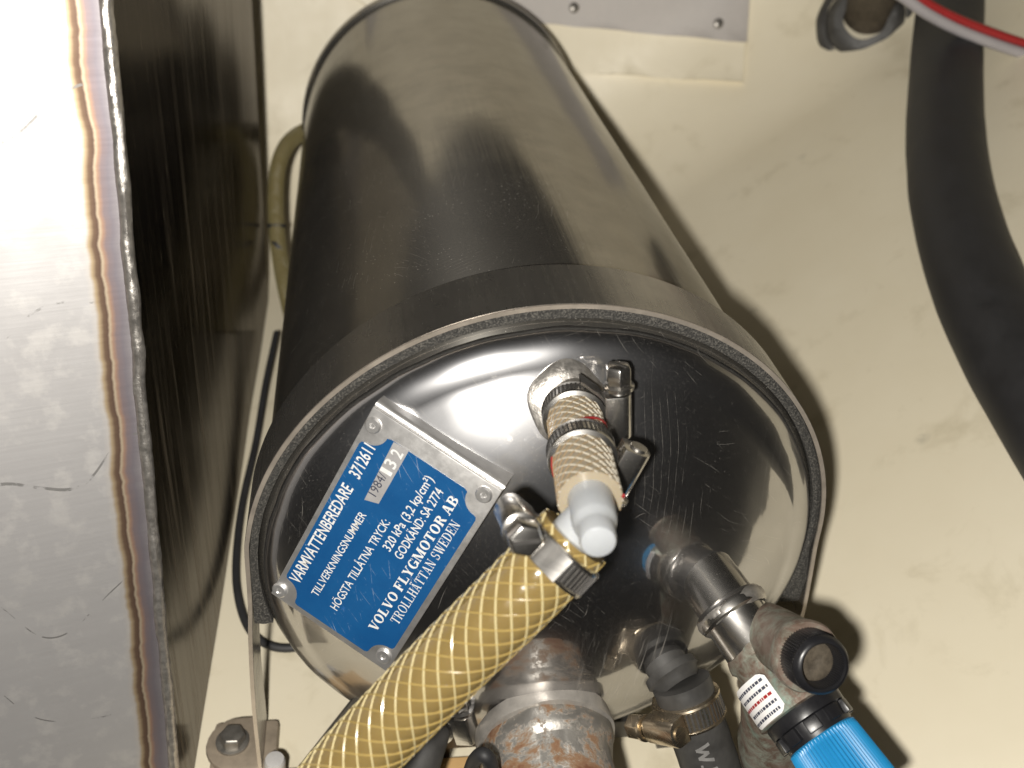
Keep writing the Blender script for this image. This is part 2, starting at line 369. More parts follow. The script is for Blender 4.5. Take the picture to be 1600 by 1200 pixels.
# ================================================================== the setting
FZ = -1.2
def dz(x):                       # the hull side starts to rise to the right of the heater
    k = .16; u = (x-1.04)/k; return .80*k*(math.log1p(math.exp(u)) if u < 30 else u)
def floor_pt(s):                 # profile of the moulding: flat, then a cove up into the back wall
    y0, rr = 4.35, 1.35
    if s < y0: return (s, FZ)
    a = (s-y0)/rr
    if a < 1.40: return (y0+rr*math.sin(a), FZ+rr*(1-math.cos(a)))
    ye, ze = y0+rr*math.sin(1.40), FZ+rr*(1-math.cos(1.40)); d = s-y0-rr*1.40
    return (ye+d*math.cos(1.40), ze+d*math.sin(1.40))
svals = [-.4+.25*i for i in range(19)]+[4.35+.09*i for i in range(1, 22)]+[6.4, 7, 7.6, 8.2, 9]
FX = [-6+.5*i for i in range(13)]+[.5+.06*i for i in range(1, 28)]+[2.4+.3*i for i in range(34)]
lip = [(-.66, FZ-.30), (-.66, FZ-.09), (-.64, FZ-.035), (-.60, FZ-.008), (-.55, FZ)]     # unseen edge, added: floor stops short so the dome reflects dark
mb = MB(); mb.grid([[Vector((X, q[0], q[1]+dz(X))) for X in FX] for q in lip+[floor_pt(s) for s in svals]])
o = mb.build('locker_floor', M['floor'], base=(0, 0, FZ)); o['kind'] = 'structure'
def atwall(u, v, off=0.0):
    """where a sight line meets the moulded floor / wall sheet, lifted by off"""
    d = ray(u, v); lo_, hi = 1.0, 14.0
    def side(t):
        p = CAM+d*t; best = 1e9; sg = 0
        y, z = p.y, p.z-dz(p.x)
        y0, rr = 4.35, 1.35-off
        if y < y0: return z-(FZ+off)
        ang = 1.40; ye, ze = y0+rr*math.sin(ang), (FZ+1.35)-rr*math.cos(ang)
        cy, cz = y0, FZ+1.35
        n = Vector((-math.sin(ang), math.cos(ang)))
        if (y-ye)*math.cos(ang)+(z-ze)*math.sin(ang) > 0: return (y-ye)*n.x+(z-ze)*n.y
        return rr-math.hypot(y-cy, z-cz)
    for i in range(60):
        m = (lo_+hi)/2
        if side(m) > 0: lo_ = m
        else: hi = m
    return CAM+d*lo_

# moulded ledge with the grey panel screwed on it
def wallquad(px, off): return [atwall(u, v, off) for u, v in px]
def slab(px, off0, off1, name, mat, parent=None, base=None, nu=14, bevel=.02):
    """a slab that follows the curved sheet between two offsets; px = 4 corners (TL, TR, BR, BL)"""
    def row(f, off):
        out = []
        for i in range(nu+1):
            g = i/nu
            u = (1-f)*((1-g)*px[0][0]+g*px[1][0])+f*((1-g)*px[3][0]+g*px[2][0])
            v = (1-f)*((1-g)*px[0][1]+g*px[1][1])+f*((1-g)*px[3][1]+g*px[2][1])
            out.append(atwall(u, v, off))
        return out
    k = 8; mb = MB()
    top = [row(i/k, off1) for i in range(k+1)]; bot = [row(i/k, off0) for i in range(k+1)]
    mb.grid(top, smooth=True)
    mb.grid([bot[-1], top[-1]]); mb.grid([[r[-1] for r in bot], [r[-1] for r in top]]); mb.grid([[r[0] for r in bot], [r[0] for r in top]]); mb.grid([bot[0], top[0]])
    return mb.build(name, mat, parent, base, bevel=bevel)
o = slab([(430, -90), (1172, -60), (1161, 128), (700, 100)], -.05, .05, 'moulded_ledge', M['floor'], base=(1, 5.6, 0), bevel=.012); o['kind'] = 'structure'
b0 = atwall(1000, 30, .05)
pn = thing('wall_panel', 'pale grey panel screwed along the cream ledge behind the water heater', 'panel', b0)
slab([(440, -120), (1176, -80), (1167, 66), (700, 22)], .045, .085, 'panel_board', M['grey'], pn, bevel=.008)
for u, v in ((897, 12), (1123, 37)):
    p = atwall(u, v, .085); n = (atwall(u, v, .4)-p); n = Vector((0, -math.sin(1.2), math.cos(1.2)))
    MB().lathe(p-n*.01, n, [(0, .042), (.018, .042), (.026, .033), (.028, 0)], 20).build('screw', M['bolt'], pn)
    x_, y_, a_ = frame(n)
    MB().box(p+n*.019, .06, .008, .004, x_, y_, a_).build('screw_slot', M['slot'], pn)

# ================================================================== steel tank at the left
tb = (-1.3, -.3, FZ)
tank = thing('steel_tank', 'big welded stainless steel tank with heat-tinted seam beside the heater', 'tank', tb)
def wy(z): return -.06+.215*(z+.25)
nx = .30
def fp(x, z): return Vector((x, wy(z)+(x+1.3)*nx, z))
# front sheet: its own origin sits on the weld so the tint follows the seam
fo = bpy.data.objects
mb = MB(); zs = [FZ+.01+i*.12 for i in range(38)]
xs = [-1.302, -1.32, -1.36, -1.42, -1.5, -1.7, -2, -2.4, -2.9, -3.6, -4.4]
mb.grid([[fp(x, z)+Vector((0, .012*noise.noise(Vector((x*.8, z*.8, 3))), 0)) for x in xs] for z in zs])
mb.build('front_plate', M['tankfront'], tank)
xb = -1.262
mb = MB(); ny = 24
mb.grid([[Vector((-1.3+(xb+1.3)*j/ny, wy(z)+.004+(3.95-wy(z))*j/ny, z)) + Vector((.006*noise.noise(Vector((j*.22, z*.9, 7)))*(0 < j < ny), 0, 0)) for j in range(ny+1)] for z in zs])
tside = mb.build('side_plate', M['tankside'], tank)
mb = MB(); mb.grid([[Vector((xb, 3.95, z)), Vector((xb-.06, 4.0, z)), Vector((-4.4, 4.0, z))] for z in zs]); mb.build('back_plate', M['tankside'], tank)
zt = zs[-1]
MB().add([fp(-1.3, zt), fp(-4.4, zt), Vector((-4.4, 4.0, zt)), Vector((xb, 4.0, zt))], [[0, 1, 2, 3]], False).build('top_plate', M['tankfront'], tank)
pts = [fp(-1.3, FZ+.02+i*.014)+Vector((.004*noise.noise(Vector((0, 0, i*.09))), -.004, 0)) for i in range(315)]
MB().tube(pts, .026, 10, True, lambda l, th: .019+.005*noise.noise(Vector((math.cos(th)*.4, l*9, 2)))+.002*noise.noise(Vector((math.cos(th)*2, l*40, 5)))).build('weld_bead', M['weld'], tank)

# ================================================================== water heater
hb = (0, 0, FZ)
H = thing('water_heater', 'polished stainless steel water heater cylinder with a domed end and blue plate', 'water heater', hb)
RS = .978; YE = 4.36; AX = (0, 1, 0)
prof = [(.0, .955), (.012, .966), (.03, RS)]+[(.03+(YE-.06)*i/60, RS+.0025*noise.noise(Vector((i*.13, 1, 1)))) for i in range(1, 61)]
MB().lathe((0, 0, 0), AX, prof, 160).build('shell', M['shell'], H)
MB().lathe((0, 0, 0), AX, [(YE-.06, RS+.001), (YE-.05, RS+.022), (YE+.03, RS+.024), (YE+.05, RS), (YE+.12, .9), (YE+.28, .6), (YE+.36, .25), (YE+.37, 0)], 96).build('far_rim', M['shell'], H)
yd = lambda r: 1.14-math.sqrt(DR*DR-r*r)
prof = [(yd(.86*i/40), .86*i/40) for i in range(41)]
e = yd(.86)
for i in range(1, 13):
    a = i/12*PI/2; prof.append((e+.055*i/12*.9+.045*(1-math.cos(a)), .86+.098*math.sin(a)))
MB().lathe((0, 0, 0), AX, prof, 160, wob=.0035).build('dome', M['dome'], H)
def dome_n(p): return (p-DC).normalized()

# --- pipe stubs welded to the dome
def stub(p0, p1, prof, name, mat, n=48, lbl=None, seed=1):
    a = (p1-p0); o = MB().lathe(p0, a.normalized(), prof, n, wob=.004, seed=seed).build(name, mat, H)
    if lbl: o['label'] = lbl
    return o
s1 = atdome(893, 628); s1e = aty(926, 800, -.74)
ax1 = (s1e-s1).normalized()
stub(s1, s1e, [(-.06, .075), (.03, .075), (.12, .072), (.3, .072)], 'outlet_stub', M['stub'])
MB().lathe(s1, dome_n(s1), [(-.02, .125), (.004, .118), (.016, .1), (.022, .08), (.025, .06)], 40, wob=.03).build('weld_ring', M['weld'], H)
v0 = atdome(1108, 905); vc = aty(1262, 1122, -.72)
axv = (vc-v0).normalized(); vlen = (vc-v0).length
stub(v0, vc, [(-.08, .098), (.0, .098), (.095, .100), (.098, .112), (.105, .118), (.125, .120), (.145, .117), (.152, .106), (.16, .104), (.262, .105), (.268, .098), (.27, .08)], 'inlet_stub', M['stub'], seed=3)
MB().lathe(v0+axv*.10, axv, [(0, .10), (.006, .110), (.02, .117), (.036, .115), (.05, .107), (.056, .10)], 60, wob=.016, seed=9).build('weld_ring', M['weld'], H)

# --- immersion heater housing, lower middle
u0 = atdome(847, 1124); u1 = u0+Vector((.01, -1, -.03))*.4
axu = (u1-u0).normalized(); ul = (u1-u0).length
MB().lathe(u0, axu, [(-.1, .205), (.02, .205), (.04, .215)], 64, wob=.004).build('housing_neck', M['oldsteel'], H)
MB().lathe(u0, axu, [(.03, .20), (.032, .236), (.045, .248), (.085, .248), (.10, .244), (.105, .23), (.106, .2)], 64, wob=.012, seed=4).build('housing_flange', M['oldsteel'], H)
hx, hy, _ = frame(axu)
MB().lathe(u0, axu, [(.10, .15), (.101, .232), (.11, .236), (.15, .234), (.175, .226), (.19, .214), (.40, .21), (.42, .2), (.425, 0)], 64, wob=.014, seed=6).build('housing_cap', M['rust'], H)

# --- stub for the black hose
k0 = atdome(1040, 1036); k1 = aty(1080, 1098, -.42)
axk = (k1-k0).normalized()
MB().lathe(k0, axk, [(-.08, .076), (.02, .076), (.022, .096), (.05, .1), (.06, .088), (.075, .082), (.09, .07)], 40, wob=.004).build('drain_stub', M['greyrubber'], H)

# ================================================================== name plate
pc = [Vector(aty(u, v, 0)) for u, v in ((423, 927), (583, 635), (787, 764), (606, 1047))]
ds = [ray(u, v) for u, v in ((423, 927), (583, 635), (787, 764), (606, 1047))]
mm = Matrix((ds[0], -ds[1], ds[2])).transposed().inverted() @ ds[3]
tt = [mm[0], mm[1], mm[2], 1.0]
k = (-.235-CAM.y)/(sum(d.y*t for d, t in zip(ds, tt))/4)
Q = [CAM+d*t*k for d, t in zip(ds, tt)]
pe1 = (Q[1]-Q[0]).normalized(); pe2 = (Q[3]-Q[0]); pe2 = (pe2-pe1*pe2.dot(pe1)).normalized()
pnorm = pe1.cross(pe2)
if pnorm.dot(CAM-Q[0]) < 0: pnorm = -pnorm
PL, PW = (Q[1]-Q[0]).length, (Q[3]-Q[0]).length
PO = Q[0]
def P2(a, b, h=0): return PO+pe1*a+pe2*b+pnorm*h
def pxp(u, v):                # pixel -> plate coordinates
    d = ray(u, v); t = (PO-CAM).dot(pnorm)/d.dot(pnorm); p = CAM+d*t-PO
    return p.dot(pe1), p.dot(pe2)
C1 = lambda x, y: pxp(400+x/2.4, 560+y/2.4)
plate = MB().prism([P2(0, 0, -.012), P2(PL, 0, -.012), P2(PL, PW, -.012), P2(0, PW, -.012)], pnorm*.012).build('name_plate', M['alu'], H, bevel=.004)
plate['label'] = 'blue printed name plate riveted across the dome'
# bent flange from the plate's far end down to the dome, and the foot strip
fl = []
for i in range(9):
    a = i/8*PI/2; rr = .016
    fl.append((PL+rr*math.sin(a), -.012-rr*(1-math.cos(a))-0.0))
fl += [(PL+.016, -.08), (PL+.018, -.13), (PL+.032, -.15), (PL+.07, -.158)]
mb = MB(); mb.grid([[P2(a, PW*j/8, h) for j in range(9)] for a, h in fl]); 
mb.build('plate_flange', M['alu'], plate)
rad = .052
c_in = lambda a0, a1, b0, b1: None
A0, A1, B0, B1 = .022, PL-.058, .017, PW-.020
rv = [C1(90, 868), C1(440, 250), C1(855, 510), C1(480, 1115)]
def notch(cx, cy, sx, sy):
    """concave corner of the blue field round a rivet, with small rounded shoulders"""
    out = []; r = rad
    ox = cx; oy = cy
    a0 = math.atan2(0, -sx); pts = []
    for i in range(13):
        t = i/12; ang0 = math.atan2(0, sx); ang1 = math.atan2(sy, 0)
        d = ang1-ang0
        while d > PI: d -= 2*PI
        while d < -PI: d += 2*PI
        a = ang0+d*t; pts.append((cx+r*math.cos(a), cy+r*math.sin(a)))
    return pts
# corners in order (A0,B0) (A1,B0) (A1,B1) (A0,B1)
poly = []
c00 = notch(A0+.012, B0+.012, 1, 1); c10 = notch(A1-.004, B0+.014, -1, 1); c11 = notch(A1-.006, B1-.012, -1, -1); c01 = notch(A0+.012, B1-.012, 1, -1)
def shoulder(p, q, r=.014):
    return [p, q]
def clampxy(l): return [(min(max(a, A0), A1), min(max(b, B0), B1)) for a, b in l]
poly = [(A0, B0+.012+rad+.012), (A0+.004, B0+.012+rad+.003)]+c00[::-1]+[(A0+.012+rad+.003, B0+.004), (A0+.012+rad+.012, B0)]
poly += [(A1-.004-rad-.012, B0), (A1-.004-rad-.003, B0+.004)]+c10+[(A1-.004, B0+.014+rad+.003), (A1, B0+.014+rad+.012)]
poly += [(A1, B1-.012-rad-.012), (A1-.004, B1-.012-rad-.003)]+c11[::-1]+[(A1-.006-rad-.003, B1-.004), (A1-.006-rad-.012, B1)]
poly += [(A0+.012+rad+.012, B1), (A0+.012+rad+.003, B1-.004)]+c01+[(A0+.004, B1-.012-rad-.003), (A0, B1-.012-rad-.012)]
poly = clampxy(poly)
MB().prism([P2(a, b, .0005) for a, b in poly], pnorm*.0025).build('blue_field', M['blue'], plate)
for a, b in rv:
    MB().lathe(P2(a, b, -.002), pnorm, [(0, .026), (.006, .026), (.011, .021), (.011, .010), (.007, .006), (.007, 0)], 28).build('rivet', M['alu'], plate)
HT = .0042
q = [C1(408, 528), C1(518, 312), C1(575, 345), C1(462, 543)]
MB().prism([P2(a, b, .003) for a, b in q], pnorm*.0012).build('number_strip', M['silverlabel'], plate)
def text_mesh(txt, bold=0.0, space=1.0):
    c = bpy.data.curves.new('t', 'FONT'); c.body = txt; c.offset = bold; c.space_character = space; c.resolution_u = 3
    ob = bpy.data.objects.new('t', c); COL.objects.link(ob)
    bpy.context.view_layer.update()
    me = bpy.data.meshes.new_from_object(ob.evaluated_get(bpy.context.evaluated_depsgraph_get()))
    vs = [(v.co.x, v.co.y) for v in me.vertices]; fs = [list(p.vertices) for p in me.polygons]
    bpy.data.objects.remove(ob); bpy.data.curves.remove(c); bpy.data.meshes.remove(me)
    return vs, fs
def lay(vs, fs, p0, p1, cap, mat, name='lettering', h=HT):
    """lay flat glyphs on the plate from p0 to p1 (plate coords of the baseline), capital height cap"""
    x0 = min(v[0] for v in vs); x1 = max(v[0] for v in vs)
    d = Vector((p1[0]-p0[0], p1[1]-p0[1])); L = d.length; d /= L; n = Vector((d.y, -d.x))
    if n.y > 0: n = -n
    kx = L/(x1-x0)
    vv = [P2(p0[0]+d.x*(x-x0)*kx+n.x*y*cap, p0[1]+d.y*(x-x0)*kx+n.y*y*cap, h+(i % 1)*0) for i, (x, y) in enumerate(vs)]
    return MB().add(vv, fs, False).build(name, mat, plate, recalc=False)
def sans(txt, a, b, hpx, mat, bold=.0, name='lettering', h=HT):
    vs, fs = text_mesh(txt, bold); cap = .70
    vs = [(x, y/cap) for x, y in vs]
    lay(vs, fs, C1(*a), C1(*b), hpx, mat, name, h)
sans('VARMVATTENBEREDARE', (163, 846), (368, 488), .039, M['white'], .012)
sans('3712611', (389, 453), (450, 338), .039, M['white'], .012)
sans('TILLVERKNINGSNUMMER', (233, 893), (417, 586), .026, M['white'], .004)
sans('HÖGSTA TILLÅTNA TRYCK:', (306, 945), (506, 614), .028, M['white'], .004)
sans('320 kPa (3,2 kp/cm²)', (504, 724), (668, 452), .029, M['white'], .008)
sans('GODKÄND: SA 2774', (547, 755), (706, 500), .029, M['white'], .006)
sans('1984/', (452, 518), (494, 440), .029, M['ink'], .0, h=.0052)
for ch, a, b in (('1', (507, 441), (514, 427)), ('3', (521, 416), (533, 394)), ('2', (545, 378), (556, 357))):
    sans(ch, a, b, .038, M['white'], .012, h=.0052)
# roman capitals drawn from strokes
def roman(txt, bold, wid):
    T, t, sv = (.27, .10, .085) if bold else (.15, .055, .05)
    vs, fs = [], []
    def quad(*p): o = len(vs); vs.extend(p); fs.append([o, o+1, o+2, o+3])
    def vs_(x, y0=0., y1=1., w_=None): w_ = w_ or T; quad((x, y0), (x+w_, y0), (x+w_, y1), (x, y1))
    def hb(x0, x1, y, th=None): th = th or t; quad((x0, y), (x1, y), (x1, y+th), (x0, y+th))
    def di(x0, y0, x1, y1, w_): quad((x0, y0), (x0+w_, y0), (x1+w_, y1), (x1, y1))
    def ser(x0, x1, y): hb(x0, x1, 0 if y == 0 else 1-sv, sv)
    def arc(cx, cy, rx, ry, a0, a1, n=18, tk=None):
        tk = tk or T
        for i in range(n):
            A, B = [math.radians(a0+(a1-a0)*k/n) for k in (i, i+1)]
            quad((cx+rx*math.cos(A), cy+ry*math.sin(A)), (cx+rx*math.cos(B), cy+ry*math.sin(B)), (cx+(rx-tk)*math.cos(B), cy+(ry-t)*math.sin(B)), (cx+(rx-tk)*math.cos(A), cy+(ry-t)*math.sin(A)))
    x = 0.
    for ch in txt:
        n0 = len(vs); W = wid
        if ch == ' ': x += .45*wid; continue
        if ch == 'V': di(.06, 1, W*.42, 0, T); di(W-.08-t, 1, W*.42+T*.5, 0, t); ser(0, T+.16, 1); ser(W-.22, W+.06, 1); W += .02
        elif ch == 'O': arc(W*.52, .5, W*.52, .52, 0, 360, 32); W *= 1.04
        elif ch == 'L': vs_(.08); ser(0, T+.16, 1); hb(0, W*.85, 0); quad((W*.85-t, 0), (W*.85, 0), (W*.85, .34), (W*.85-t*.6, .34)); W *= .88
        elif ch in 'FE':
            vs_(.08); hb(0, W*.85, 1-t); ser(0, T+.16, 0); hb(.08, W*.62, .5-t/2); quad((W*.85-t, 1), (W*.85, 1), (W*.85, .7), (W*.85-t*.6, .7)); quad((W*.62-t, .66), (W*.62, .66), (W*.62, .34), (W*.62-t, .34))
            if ch == 'E': hb(0, W*.88, 0); quad((W*.88-t, 0), (W*.88, 0), (W*.88, .32), (W*.88-t*.6, .32))
            W *= .9
        elif ch == 'Y': di(.04, 1, W*.38, .45, T); di(W-.1-t, 1, W*.38+T*.6, .45, t); vs_(W*.38, 0, .48); ser(-.03, T+.13, 1); ser(W-.26, W+.03, 1); ser(W*.38-.09, W*.38+T+.09, 0)
        elif ch == 'G': arc(W*.52, .5, W*.52, .52, 48, 325, 26); vs_(W*.82, 0.03, .42, T*.85); hb(W*.62, W*1.06, .40, sv); quad((W*.93, .68), (W*.98, .68), (W*.98, 1), (W*.93, 1)); W *= 1.06
        elif ch == 'M': vs_(.09, 0, 1, t); di(.09, 1, W*.55, 0, T); di(W*1.02, 1, W*.55+T*.5, 0, t); vs_(W*1.02, 0, 1, T); ser(0, T+.06, 1); ser(0, .28, 0); ser(W*1.02-.05, W*1.02+T+.08, 1); ser(W*1.02-.09, W*1.02+T+.08, 0); W = W*1.02+T+.08
        elif ch == 'T': vs_(W*.45-T/2+.03); hb(.0, W*.95, 1-t); ser(W*.45-T/2-.06, W*.45+T/2+.12, 0); quad((0, .68), (t*.7, .68), (t, 1), (0, 1)); quad((W*.95-t*.7, .68), (W*.95, .68), (W*.95, 1), (W*.95-t, 1)); W *= .97
        elif ch in 'RB':
            vs_(.08); ser(0, T+.1, 0); ser(0, T+.1, 1); hb(.08, W*.5, 1-t); hb(.08, W*.5, .5-t/2+.01); arc(W*.48, .75, W*.42, .26, -92, 90, 14)
            if ch == 'R': di(W*.45, .48, W*.74, 0, T); ser(W*.72, W*1.0, 0)
            else: hb(.08, W*.52, 0); arc(W*.5, .26, W*.46, .27, -90, 92, 14); W *= .98
        elif ch in 'AÄ':
            di(.08, 0, W*.46-t, 1, t); di(W-.1-T, 0, W*.46-T*.45, 1, T); hb(W*.22, W*.62, .28); ser(-.04, .26, 0); ser(W-.16-T, W+.03, 0)
            if ch == 'Ä': quad((W*.28, 1.1), (W*.28+.13, 1.1), (W*.28+.13, 1.24), (W*.28, 1.24)); quad((W*.56, 1.1), (W*.56+.13, 1.1), (W*.56+.13, 1.24), (W*.56, 1.24))
        elif ch == 'H':
            vs_(.08); vs_(W-.06-T); hb(.08, W-.1, .47)
            for yy in (0, 1): ser(0, T+.16, yy); ser(W-.14-T, W+.02, yy)
            W += .02
        elif ch == 'N': vs_(.09, 0, 1, t); vs_(W-.1-t, 0, 1, t); di(.06, 1, W-.1-T, 0, T); ser(-.02, T+.02, 1); ser(0, .28, 0); ser(W-.24, W+.02, 1)
        elif ch == 'D': vs_(.08); ser(0, W*.4, 0); ser(0, W*.4, 1); hb(.08, W*.45, 1-t); hb(.08, W*.45, 0); arc(W*.42, .5, W*.56, .5, -90, 90, 18)
        elif ch == 'S': arc(W*.42, .735, W*.36, .275, 30, 270, 16, T*.85); arc(W*.42, .265, W*.38, .275, -150, 90, 16, T*.85); quad((W*.70, .7), (W*.75, .7), (W*.75, 1), (W*.70, 1)); quad((.04, 0), (.09, 0), (.09, .3), (.04, .3)); W *= .84
        elif ch == 'W': di(.04, 1, W*.32, 0, T); di(W*.62, 1, W*.32+T*.5, 0, t); di(W*.55, 1, W*.85, 0, T); di(W*1.22, 1, W*.85+T*.5, 0, t); ser(-.04, T+.12, 1); ser(W*.5, W*.55+T+.1, 1); ser(W*1.1, W*1.34, 1); W *= 1.34
        for i in range(n0, len(vs)): vs[i] = (vs[i][0]+x, vs[i][1])
        x += W+.13
    return vs, fs
def lay_roman(txt, a, b, cap, bold, wid):
    vs, fs = roman(txt, bold, wid); h0 = HT
    p0, p1 = C1(*a), C1(*b)
    x0 = min(v[0] for v in vs); x1 = max(v[0] for v in vs)
    d = Vector((p1[0]-p0[0], p1[1]-p0[1])); L = d.length; d /= L; n = Vector((d.y, -d.x))
    if n.y > 0: n = -n
    kx = L/(x1-x0); vv = []
    for i, (x, y) in enumerate(vs):
        h = h0+.00006*((i//4) % 9)          # each stroke a hair above the last, so none share a plane
        vv.append(P2(p0[0]+d.x*(x-x0)*kx+n.x*y*cap, p0[1]+d.y*(x-x0)*kx+n.y*y*cap, h))
    return MB().add(vv, fs, False).build('lettering', M['white'], plate, recalc=False)
lay_roman('VOLVO FLYGMOTOR AB', (453, 1024), (764, 530), .0315, True, .98)
lay_roman('TROLLHÄTTAN SWEDEN', (535, 998), (769, 622), .0305, False, .80)

# ================================================================== strap that holds the heater down
st = thing('mounting_strap', 'dull steel strap over a foam pad round the front of the heater', 'strap', (-1.05, .12, FZ))
ctrl = [(-1.02, -1.10), (-1.024, -.72), (-1.016, -.36), (-1.006, -.16)]
arc_ = [(1.006*math.cos(math.radians(a)), 1.006*math.sin(math.radians(a))) for a in range(176, 3, -4)]
arc_ = [(x*(1.0 if z > .5 else 1), z*(1.012)) for x, z in arc_]
rt = [(1.012, -.0), (1.036, -.16), (1.06, -.36), (1.075, -.72), (1.09, -1.02)]
path = [(x, z) for x, z in ctrl]+arc_+rt
sp = spline([(x, 0, z) for x, z in path], 160)
def strip(y0, y1, t0, t1, sel=None):
    rows = []
    for i, p in enumerate(sp):
        t = (sp[min(i+1, len(sp)-1)]-sp[max(i-1, 0)]).normalized(); n = Vector((-t.z, 0, t.x))
        if n.dot(Vector((p.x, 0, p.z+.2))) < 0: n = -n
        rows.append([p+n*t0+Vector((0, y0, 0)), p+n*t1+Vector((0, y0, 0)), p+n*t1+Vector((0, y1, 0)), p+n*t0+Vector((0, y1, 0))])
    return rows
mb = MB(); mb.grid(strip(.004, .252, 0, .016), True); mb.build('strap_band', M['strap'], st)
mb = MB(); mb.grid(strip(-.002, .0035, .001, .015), True); mb.build('strap_edge', M['edge'], st)
rows = []
for i in range(121):
    a = math.radians(-16+i*(212/120)); c, s_ = math.cos(a), math.sin(a)
    ri = RS+.0015; inn = Vector((ri*c, 0, ri*s_))
    if s_ > .02: out = Vector((1.005*c, 0, 1.005*s_*1.012))
    else: out = Vector(((1.0+.03*(c > 0)*min(1, -s_/.16)+.006)*(1 if c > 0 else -1), 0, ri*s_))
    jag = .055+.035*noise.noise(Vector((i*.11, 2, 0)))+.012*noise.noise(Vector((i*.9, 5, 0)))
    yb = .252+max(jag, .012); yf = .012+.006*noise.noise(Vector((i*.7, 9, 1)))
    mid = inn*.5+out*.5
    rows.append([inn+Vector((0, yf, 0)), mid+Vector((0, yf-.006, 0)), out+Vector((0, yf, 0)), out+Vector((0, .252, 0)), out*.62+inn*.38+Vector((0, yb-.015, 0)), inn+Vector((0, yb, 0))])
mb = MB(); mb.grid(rows, True); mb.build('foam_pad', M['foam'], st)
for sx, cx, cy, up in ((-1, -1.02, .12, 0), (1, 1.09, .12, .15)):
    poly = [Vector((cx+sx*.0, cy-.125, -1.115+up)), Vector((cx+sx*.10, cy-.125, -1.115+up))]
    for i in range(13):
        a = -PI/2+PI*i/12; poly.append(Vector((cx+sx*(.105+.125*math.cos(a)), cy+.125*math.sin(a), -1.115+up)))
    poly += [Vector((cx, cy+.125, -1.115+up))]
    MB().prism(poly, Vector((0, 0, .03))).build('strap_foot', M['foot'], st, bevel=.012)
    MB().box((cx+sx*.08, cy, -1.16+up), .26, .26, .088).build('foot_block', M['foot'], st, bevel=.02)
    bp = Vector((cx+sx*.125, cy+.005, -1.085+up))
    MB().lathe(bp, (0, 0, 1), [(0, .066), (.012, .066), (.014, .06), (.014, 0)], 28).build('washer', M['bolt'], st)
    MB().lathe(bp, (.05, 0, 1), [(.012, .052), (.05, .052), (.06, .044), (.062, .0)], 6).build('bolt_head', M['bolt'], st, bevel=.004)
bp = atz(429, 1186, -.97)
nb = thing('capped_bolt', 'small silver capped bolt upright just inside the left strap foot', 'bolt', (bp.x, bp.y, FZ))
MB().lathe((bp.x, bp.y, FZ), (0, 0, 1), [(0, .05), (.02, .05), (.03, .034), (.06, .034), (.06, .0)], 24).build('bolt_shank', M['bolt'], nb)
MB().lathe((bp.x, bp.y, FZ), (0, 0, 1), [(.058, .03), (.06, .036), (.155, .036), (.16, .040), (.17, .036), (.175, .040), (.185, .036), (.19, .040), (.215, .041), (.23, .035), (.235, 0)], 28).build('bolt_cap', M['zinc'], nb)

# cross bar and brace under the front of the heater
a, b = aty(672, 1158, -.02), aty(1075, 1150, -.02)
cb_ = thing('cross_bar', 'dark steel bar crossing behind the rusty housing under the heater', 'bar', (0, 0, FZ))
zc = (a.z+b.z)/2
MB().box(((a.x+b.x)/2, .02, zc), b.x-a.x, .035, .11).build('flat_bar', M['bar'], cb_, bevel=.01)
for x in (a.x+.05, b.x-.05):
    MB().box((x, .05, (zc+FZ)/2), .09, .03, zc-FZ).build('bar_leg', M['bar'], cb_, bevel=.006)
a, b = aty(598, 1058, -.10), atz(480, 1205, -1.14)
d = (b-a); xx, yy, aa = frame(d, (0, -1, .3))
br = MB().box((a+b)/2, .02, .085, d.length, xx, yy, aa).build('angled_brace', M['bar'], base=(b.x, b.y, FZ), bevel=.006)
tag(br, 'thin dark brace running down from the dome behind the yellow hose', 'brace')
a, b = atz(440, 1180, -1.10), atz(752, 1190, -1.10)
w1 = MB().box(((a.x+b.x)/2+.0, a.y-.14, -1.165), b.x-a.x, .2, .07).build('wooden_bearer', M['wood'], base=((a.x+b.x)/2, a.y-.1, FZ), bevel=.008)
tag(w1, 'pale wooden bearer on the floor below the yellow hose', 'timber')

# ================================================================== hoses
def braided(name, ctrl, rad, skin, th1, th2, nh, pitch, label, cat, base=None, n=160, rth=.0035, group=None, ends=True, hole=None):
    pts = spline(ctrl, n); fr = path_frames(pts); L = fr[-1][3]
    t = thing(name, label, cat, base or pts[-1], group)
    def crease(l, th):
        a = (nh*(th+2*PI*l/pitch)/(2*PI)) % 1; b = (nh*(th-2*PI*l/pitch)/(2*PI)) % 1
        ca = min(a, 1-a); cb2 = min(b, 1-b)
        return rad-.035*rad*(max(0, 1-ca*6)**1.5+.8*max(0, 1-cb2*6)**1.5)
    fine = spline(ctrl, max(n, int(L/pitch*nh*5)))
    MB().tube(fine, rad, nh*8, True, crease).build('hose_wall', skin, t)
    for sgn, mat, nm in ((1, th1, 'braid'), (-1, th2, 'braid')):
        mb = MB(); m = int(L/pitch*48)+2
        dense = path_frames(spline(ctrl, m))
        for kx in range(nh):
            pl = []
            for p, x, y, l in dense:
                th = 2*PI*(kx/nh) - sgn*2*PI*l/pitch
                pl.append(p+(x*math.cos(th)+y*math.sin(th))*(rad-.004*rad))
            mb.tube(pl, rth, 5, True)
        o = mb.build(nm, mat, t, recalc=False); o['kind'] = 'stuff'
    return t
yh = [aty(u, v, y) for u, v, y in ((898, 838, -.735), (880, 858, -.745), (855, 884, -.76), (800, 940, -.79), (730, 1008, -.82), (665, 1073, -.85), (600, 1140, -.88), (530, 1215, -.92), (470, 1290, -.96))]
RY = .095
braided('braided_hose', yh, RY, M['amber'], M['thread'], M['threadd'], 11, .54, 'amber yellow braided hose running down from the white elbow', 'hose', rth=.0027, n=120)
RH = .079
h0 = s1+ax1*.035; h1 = s1e-ax1*.055
